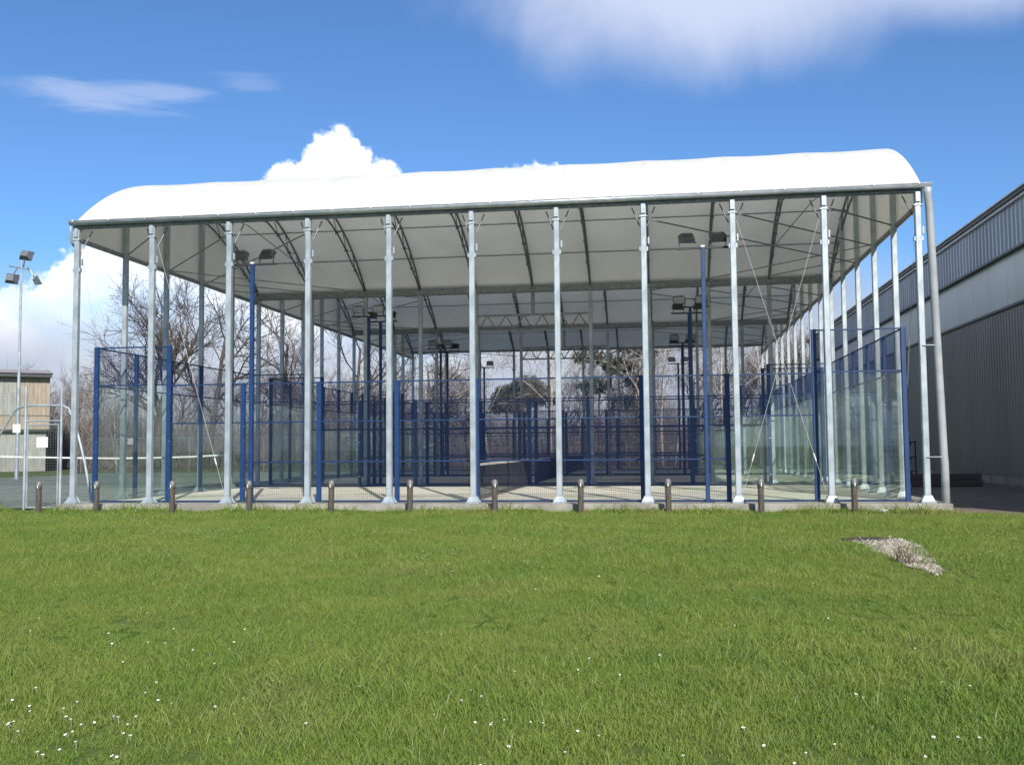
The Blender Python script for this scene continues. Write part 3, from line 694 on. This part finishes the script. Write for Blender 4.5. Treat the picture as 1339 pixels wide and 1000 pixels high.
# pines
NEED = mat('pine_needles', (.052, .066, .040), (.078, .090, .055), 1.5, 4, .85, transl=.1)
def pine_proto(seed, h, lobes, dens):
    rg = random.Random(seed); t = MB(); t.path([(0, 0, -.1), (.1, 0, h*.3), (-.05, .1, h*.65), (.1, 0, h*.93)], 1, 8, [.24, .19, .13, .04]); cr = MB()
    for c_, rad in lobes:
        cv = Vector(c_); t.path([Vector((0, 0, cv.z-.8)), cv*.6+Vector((0, 0, cv.z*.4-.3)), cv], 1, 4, [.07, .05, .02])
        for k in range(int(dens*rad*rad)):
            d = Vector((rg.gauss(0, 1), rg.gauss(0, 1), rg.gauss(0, .75))).normalized()
            p = cv+Vector((d.x*rad, d.y*rad, d.z*rad*.62))*rg.uniform(.45, 1.06)
            for q in range(7):
                e = (d*.7+Vector((rg.gauss(0, .6), rg.gauss(0, .6), rg.gauss(.15, .5)))).normalized(); w = e.cross(Vector((rg.gauss(0, 1), rg.gauss(0, 1), rg.gauss(0, 1)))).normalized()*.045
                cr.add([p-w, p+w, p+e*rg.uniform(.18, .42)], [(0, 1, 2)])
    return t.data('trunk', BARK, True), cr.data('crown', NEED)
pA = pine_proto(5, 9.5, [((0, 0, 8.7), 1.7), ((1.5, .3, 7.9), 1.5), ((-1.4, .4, 8.0), 1.4), ((.6, -1, 7.2), 1.5), ((-2.3, .2, 6.9), 1.2), ((2.4, .6, 6.9), 1.2)], 200)
pB = pine_proto(9, 12, [((-.3, 0, 11), 1.3), ((1.7, .2, 10.2), 1.3), ((2.9, .1, 9.3), 1.0), ((-1.9, .4, 9.2), 1.3), ((.8, -.8, 8.3), 1.5), ((2.2, .5, 7.0), 1.1), ((-1.5, -.3, 6.6), 1.3), ((.9, .4, 5.2), 1.2)], 150)
for px, Y, s_, rz, pr, lab in ((690, 84, .95, 0, pA, 'dark green pine with domed crown rising over the thicket'), (664, 92, .9, 2, pA, 'smaller dark pine beside the domed pine over the thicket'), (800, 62, 1.0, 0, pB, 'tall dark pine with ragged tufted crown beside the white birches')):
    q = at_y(px, 590, Y); o = empty('pine_tree', (q.x, Y, GZ), rz); o.scale = (s_,)*3; tag(o, lab, 'tree', 'pines in the wood'); put('trunk', pr[0], o); put('crown', pr[1], o)
# brown thicket and the far wood: masses of bare stems
def thicket(name, seed, n, xr, yr, hr, mt, w, label, per=24):
    rg = np.random.default_rng(seed); vs = []; k = n*per
    cx = np.repeat(rg.uniform(*xr, n), per); cy = np.repeat(rg.uniform(*yr, n), per); c0 = cx[::per]; wav = .72+.28*np.sin(c0*.23+1.1)+.22*np.sin(c0*.61)
    hh = np.repeat((hr[0]+(hr[1]*1.25-hr[0])*rg.random(n)**2.0)*wav, per)
    lev = rg.random(k)**1.3
    px = cx+rg.normal(0, .75, k)*(0.4+lev); py = cy+rg.normal(0, .5, k); pz = GZ+lev*hh*.75
    L = hh*(.18+.42*rg.random(k)*(1-lev*.6)); a = rg.uniform(0, 6.283, k); tl = np.abs(rg.normal(0, .75, k))
    d = np.stack([np.cos(a)*tl, np.sin(a)*tl, np.ones(k)], 1); d /= np.linalg.norm(d, axis=1)[:, None]
    p = np.stack([px, py, pz], 1); b2 = rg.uniform(0, 3.14, k); ww = w*rg.uniform(.5, 1.3, k)
    sd_ = np.stack([np.cos(b2)*ww, np.sin(b2)*ww*.6, np.zeros(k)], 1)
    vv = np.stack([p-sd_, p+sd_, p+d*L[:, None]], 1).reshape(-1, 3)
    me = bpy.data.meshes.new(name); me.vertices.add(len(vv)); me.vertices.foreach_set('co', vv.ravel().astype(np.float32))
    me.loops.add(3*k); me.loops.foreach_set('vertex_index', np.arange(3*k, dtype=np.int32)); me.polygons.add(k)
    me.polygons.foreach_set('loop_start', np.arange(0, 3*k, 3, dtype=np.int32)); me.polygons.foreach_set('loop_total', np.full(k, 3, dtype=np.int32))
    me.update(calc_edges=True); me.materials.append(mt); o = put(name, me); tag(o, label, 'thicket', kind='stuff'); return o
THK = mat('thicket_stems', (.235, .200, .180), (.13, .112, .102), .16, 5, .95, coord='World'); FAR = mat('far_stems', (.20, .175, .165), (.15, .135, .13), .1, 4, .95, coord='World')
thicket('thicket', 1, 4600, (-75, 40), (56, 86), (1.4, 6.5), THK, .022, 'brown leafless thicket along the woodland edge')
thicket('thicket', 5, 2600, (-78, -20), (60, 86), (3.5, 8.0), THK, .022, 'tall brown brushwood beyond the tennis court')
thicket('far_woodland', 2, 3000, (-130, 70), (95, 125), (4, 10.5), FAR, .04, 'hazy brown mass of bare woodland behind the trees', 26)

# ------------------------------------------------------------------ lawn: grass, daisies, gravel
def grass_mat():
    M = bpy.data.materials.new('grass_blades'); M.use_nodes = True; nt = M.node_tree; b = nt.nodes['Principled BSDF']; b.inputs['Roughness'].default_value = .55; b.inputs['Specular IOR Level'].default_value = .25
    p = nt.nodes.new('ShaderNodeNewGeometry').outputs['Position']
    at = nt.nodes.new('ShaderNodeAttribute'); at.attribute_name = 'bv'; bv = V(nt, at.outputs['Fac'])
    n1 = noise(nt, p, .55, 6, .6).sstep(.40, .60); n2 = noise(nt, p, 2.3, 5).sstep(.3, .7)
    c1 = mixc(nt, n1, (.128, .232, .036), (.270, .312, .066)); c2_ = mixc(nt, n2, c1, (.178, .280, .042))
    n3 = noise(nt, p, .33, 5).sstep(.54, .70)*.5
    c3a = mixc(nt, n3, c2_, (.33, .29, .11)); c3 = mixc(nt, noise(nt, p, .9, 4, .5, .6).sstep(.58, .72)*.55, c3a, (.090, .182, .034))
    c4 = mixc(nt, bv.sstep(.0, 1.0)*.6, c3, (.290, .355, .088)); c5 = mixc(nt, bv.sstep(.965, .985), c4, (.40, .37, .20))
    nt.links.new(c5, b.inputs['Base Color'])
    tr = nt.nodes.new('ShaderNodeBsdfTranslucent'); nt.links.new(c5, tr.inputs[0]); mx = nt.nodes.new('ShaderNodeMixShader'); mx.inputs[0].default_value = .36
    nt.links.new(b.outputs[0], mx.inputs[1]); nt.links.new(tr.outputs[0], mx.inputs[2]); nt.links.new(mx.outputs[0], nt.nodes['Material Output'].inputs[0])
    return M
GRASS = grass_mat()
clumps = bpy.data.collections.new('grass_clumps')
def grass_patch(ci, n, hs, ws, tall):
    rg = random.Random(100+ci); b = MB(); bvs = []
    for k in range(n):
        p = Vector((rg.uniform(-.15, .15), rg.uniform(-.15, .15), 0)); a = rg.uniform(0, 6.283)
        h = rg.uniform(.018, .042)*hs if rg.random() > tall else rg.uniform(.06, .11)*hs
        w = rg.uniform(.0014, .0026)*ws; ya = rg.uniform(0, 6.283); sd_ = Vector((math.cos(ya), math.sin(ya), 0))*w
        d = Vector((math.cos(a), math.sin(a), 0)); bend = rg.uniform(.3, 1.25)*h
        b.add([p-sd_, p+sd_, p+d*bend*.35+Vector((0, 0, h*.62))+sd_*.85, p+d*bend*.35+Vector((0, 0, h*.62))-sd_*.85, p+d*bend+Vector((0, 0, h*.95))], [(0, 1, 2, 3), (3, 2, 4)])
        bvs += [rg.random()]*5
    me = b.data('grass_patch', GRASS); at_ = me.attributes.new('bv', 'FLOAT', 'POINT'); at_.data.foreach_set('value', bvs)
    clumps.objects.link(bpy.data.objects.new('grass_patch_%02d' % ci, me))
for ci in range(6): grass_patch(ci, 520, 1.0, 1.0, .015 if ci < 4 else .10)     # fine turf
for ci in range(6, 10): grass_patch(ci, 300, 1.1, 1.6, .03)                   # coarser, farther from the path
MH = at_z(1139, 706, GZ)
gpoly = [at_z(x, y, GZ) for x, y in ((1116, 708), (1150, 707), (1178, 705), (1192, 711), (1206, 716), (1218, 729), (1234, 747), (1226, 753), (1206, 745), (1184, 740), (1170, 731), (1142, 722))]
def in_poly(x, y):
    c_ = False; j = len(gpoly)-1
    for i in range(len(gpoly)):
        a, b = gpoly[i], gpoly[j]
        if (a.y > y) != (b.y > y) and x < (b.x-a.x)*(y-a.y)/(b.y-a.y)+a.x: c_ = not c_
        j = i
    return c_
rg = np.random.default_rng(12)
cells = []
def keep(x, y):
    if (x-MH.x)**2+(y-MH.y)**2 < .26: return False
    if in_poly(x, y): return rg.random() < .12
    if x > 10.9 and y > -.6-(x-10.9)*.16: return False
    return True
for iy in range(92):
    y = -23.4+iy*.25
    if y > -.45: break
    for ix in range(184):
        x = -30+ix*.25
        if abs(x-4) > 9+(y+23.4)*1.3: continue
        xx, yy = x+rg.normal(0, .03), y+rg.normal(0, .03)
        if not keep(xx, yy): continue
        nearb = yy < -9
        tuft = .5+.5*math.sin(xx*.9+1.3*math.sin(yy*.5))*math.sin(yy*1.1+.7*xx)
        cells.append((xx, yy, GZ-.006, rg.uniform(.85, 1.15)*(.72+.62*tuft), (rg.integers(0, 4) if rg.random() < .75-.45*tuft else rg.integers(4, 6)) if nearb else rg.integers(6, 10), rg.integers(0, 4)*1.5708+rg.normal(0, .2)))
for k in range(520):                       # ranker fringe against the slab edge
    x = rg.uniform(-20, 10.7); cells.append((x, rg.uniform(-.66, -.43), GZ-.006, rg.uniform(1.3, 3.2)*(.8+.4*math.sin(x*2.1)*math.sin(x*.7)), rg.integers(6, 10), rg.uniform(0, 6.28)))
G = np.array(cells)
gm = bpy.data.meshes.new('lawn_grass'); gm.vertices.add(len(G)); gm.vertices.foreach_set('co', G[:, :3].ravel().astype(np.float32))
for nm, ty, vals in (('rot', 'FLOAT', G[:, 5].astype(np.float32)), ('scl', 'FLOAT', G[:, 3].astype(np.float32)), ('idx', 'INT', G[:, 4].astype(np.int32))):
    a_ = gm.attributes.new(nm, ty, 'POINT'); a_.data.foreach_set('value', vals)
go = put('lawn_grass', gm); tag(go, 'short green meadow grass covering the lawn', 'grass', kind='stuff')
ng = bpy.data.node_groups.new('scatter', 'GeometryNodeTree'); ng.interface.new_socket('Geometry', in_out='INPUT', socket_type='NodeSocketGeometry'); ng.interface.new_socket('Geometry', in_out='OUTPUT', socket_type='NodeSocketGeometry')
gi = ng.nodes.new('NodeGroupInput'); gout = ng.nodes.new('NodeGroupOutput'); ip = ng.nodes.new('GeometryNodeInstanceOnPoints'); cinf = ng.nodes.new('GeometryNodeCollectionInfo')
cinf.inputs['Collection'].default_value = clumps; cinf.inputs['Separate Children'].default_value = True; cinf.inputs['Reset Children'].default_value = True
def named(nm, ty):
    n = ng.nodes.new('GeometryNodeInputNamedAttribute'); n.data_type = ty; n.inputs['Name'].default_value = nm; return [s for s in n.outputs if s.enabled and s.name == 'Attribute'][0]
cb = ng.nodes.new('ShaderNodeCombineXYZ'); ng.links.new(named('rot', 'FLOAT'), cb.inputs[2])
ng.links.new(gi.outputs[0], ip.inputs['Points']); ng.links.new(cinf.outputs[0], ip.inputs['Instance']); ip.inputs['Pick Instance'].default_value = True
ng.links.new(named('idx', 'INT'), ip.inputs['Instance Index']); ng.links.new(cb.outputs[0], ip.inputs['Rotation']); ng.links.new(named('scl', 'FLOAT'), ip.inputs['Scale'])
ng.links.new(ip.outputs[0], gout.inputs[0])
md = go.modifiers.new('scatter', 'NODES'); md.node_group = ng

# daisies
PET = mat('daisy_petals', (.80, .80, .74), None, rough=.6); YEL = mat('daisy_eye', (.62, .42, .04), None, rough=.7)
def daisy_me(lod):
    b = MB(); n = 9
    if lod: b.path([(0, 0, 0), (.003, 0, .03), (0, 0, .052)], .0011, 4)
    for i in range(n):
        a = 6.283*i/n; d = Vector((math.cos(a), math.sin(a), .25)); s_ = Vector((-math.sin(a), math.cos(a), 0))*.0042; o_ = Vector((0, 0, .052))
        b.add([o_+d*.003-s_*.5, o_+d*.003+s_*.5, o_+d*.0125+s_, o_+d*.0125-s_], [(0, 1, 2, 3)])
    return b
dm = daisy_me(True).data('petals', PET); eye = MB().lathe((0, 0, .0525), [(.0045, 0), (.004, .003), (0, .004)], 8).data('eye', YEL)
rgd = random.Random(77)
cl = [(rgd.uniform(0, 1339), rgd.uniform(690, 985)) for _ in range(26)]
near = [(548, 660), (505, 690), (552, 722), (108, 738), (415, 782), (435, 832), (35, 808), (70, 826), (250, 792), (292, 800), (215, 890), (270, 868), (134, 900), (500, 972), (800, 932), (846, 856), (894, 598), (620, 645)]
pxs = []
for x, y in [(108/2.678, 640+738/2.678), (35/2.678, 640+808/2.678), (70/2.678, 640+826/2.678), (250/2.678, 640+792/2.678), (292/2.678, 640+800/2.678), (415/2.678, 640+782/2.678), (436/2.678, 640+832/2.678), (458/2.678, 640+848/2.678), (214/2.678, 640+889/2.678), (268/2.678, 640+868/2.678), (134/2.678, 640+900/2.678), (548/2.678, 640+660/2.678), (512/2.678, 640+690/2.678), (556/2.678, 640+722/2.678), (404/2.678, 640+912/2.678), (500/2.778+450, 640+972/2.778), (803/2.778+450, 640+932/2.778), (847/2.778+450, 640+856/2.778), (893/2.778+450, 640+598/2.778), (620/2.778+450, 640+645/2.778), (355/2.778+450, 640+513/2.778), (1022/2.683+840, 640+850/2.683), (1103/2.683+840, 640+850/2.683), (1179/2.683+840, 640+855/2.683), (780/2.683+840, 640+711/2.683), (745/2.683+840, 640+703/2.683), (922/2.683+840, 640+719/2.683), (1061/2.683+840, 640+676/2.683), (1147/2.683+840, 640+670/2.683), (957/2.683+840, 640+541/2.683)]:
    pxs.append((x, y))
for x, y in cl:
    for k in range(rgd.randint(2, 5)): pxs.append((x+rgd.gauss(0, 60), y+rgd.gauss(0, 16)))
for x, y in pxs:
    if y < 690 or y > 1010: continue
    q = at_z(x, y, GZ+.05); o = empty('daisy', (q.x, q.y, GZ-.004), rgd.uniform(-.7, .7)); o.rotation_euler.x = rgd.uniform(.1, .6); s_ = rgd.uniform(.5, .75); o.scale = (s_,)*3
    tag(o, 'small white daisy flower growing in the lawn', 'daisy', 'daisies in the lawn'); put('petals', dm, o); put('eye', eye, o)
b = MB(); base = daisy_me(False)
for k in range(420):
    if k % 14 == 0: cxy = (rgd.uniform(-14, 12), rgd.uniform(-13, -2.0))
    x, y = cxy[0]+rgd.gauss(0, .55), cxy[1]+rgd.gauss(0, .4)
    if y > -.9: continue
    b.add([(v[0]*1.1+x, v[1]*1.1+y, v[2]+GZ) for v in base.v], base.f)
tag(b.build('daisy_carpet', PET), 'drifts of tiny white daisies across the lawn', 'daisies', kind='stuff')
# manhole, gravel, dry weeds
IRON = mat('rusty_iron', (.085, .066, .052), (.13, .10, .075), 14, 5, .8, .3, bump=.5, bscale=60)
mh = empty('manhole_cover', (MH.x, MH.y, GZ)); tag(mh, 'round dark iron manhole cover at the head of the gravel patch', 'manhole cover')
MB().lathe((0, 0, -.02), [(.43, 0), (.43, .035), (.40, .038), (.40, .030)], 28).build('frame', IRON, mh, True)
b = MB().lathe((0, 0, -.02), [(.395, .015), (.395, .032), (.38, .035), (0, .035)], 28)
for i in range(-4, 5):
    h = math.sqrt(.36**2-(i*.08)**2); b.box((i*.08, 0, .017), (.025, 2*h, .008))
b.build('lid', IRON, mh)
GRV = mat('gravel', (.43, .39, .31), (.19, .165, .12), 14, 4, .9, coord='World')
MB().add([(q.x, q.y, GZ+.002) for q in gpoly], [tuple(range(len(gpoly)))]).build('gravel_bed', mat('gravel_fines', (.20, .17, .12), (.12, .105, .06), 8, 6, .95, coord='World'))['kind'] = 'structure'
b = MB(); rgg = random.Random(4); cnt = 0
x0, x1 = min(q.x for q in gpoly), max(q.x for q in gpoly); y0, y1 = min(q.y for q in gpoly), max(q.y for q in gpoly)
while cnt < 1900:
    x, y = rgg.uniform(x0-.35, x1+.35), rgg.uniform(y0-.5, y1+.5)
    if not in_poly(x, y) and rgg.random() > .004: continue
    s_ = rgg.uniform(.014, .050); e = Euler((rgg.random()*6, rgg.random()*6, rgg.random()*6)).to_matrix()
    vs = [e @ (Vector(q)*s_*rgg.uniform(.75, 1.1)) for q in ((1, 0, 0), (-1, 0, 0), (0, .8, 0), (0, -.8, 0), (0, 0, .7), (0, 0, -.7))]
    b.add([q+Vector((x, y, GZ+.002)) for q in vs], [(0, 2, 4), (2, 1, 4), (1, 3, 4), (3, 0, 4), (2, 0, 5), (1, 2, 5), (3, 1, 5), (0, 3, 5)]); cnt += 1
tag(b.build('gravel', GRV), 'pale gravel spilled beside the manhole cover', 'gravel', kind='stuff')
for px, py, lab in ((1174, 735, 'dry brown weed in the gravel, closer to the manhole cover'), (1191, 738, 'dry brown weed in the gravel, farther from the manhole cover')):
    q = at_z(px, py, GZ); b = MB()
    for k in range(26):
        d = Vector((rgg.gauss(0, .35), rgg.gauss(0, .35), 1)).normalized(); h = rgg.uniform(.10, .32); p = Vector((rgg.gauss(0, .05), rgg.gauss(0, .05), 0)); b.path([p, p+d*h*.6, p+d*h+Vector((rgg.gauss(0, .03), 0, 0))], .003, 4, [1, .8, .4])
    o = b.build('dry_weed', mat('dry_stem', (.10, .065, .04), None, rough=.9)); o.location = (q.x, q.y, GZ)
    tag(o, lab, 'weed', 'dry weeds in the gravel')
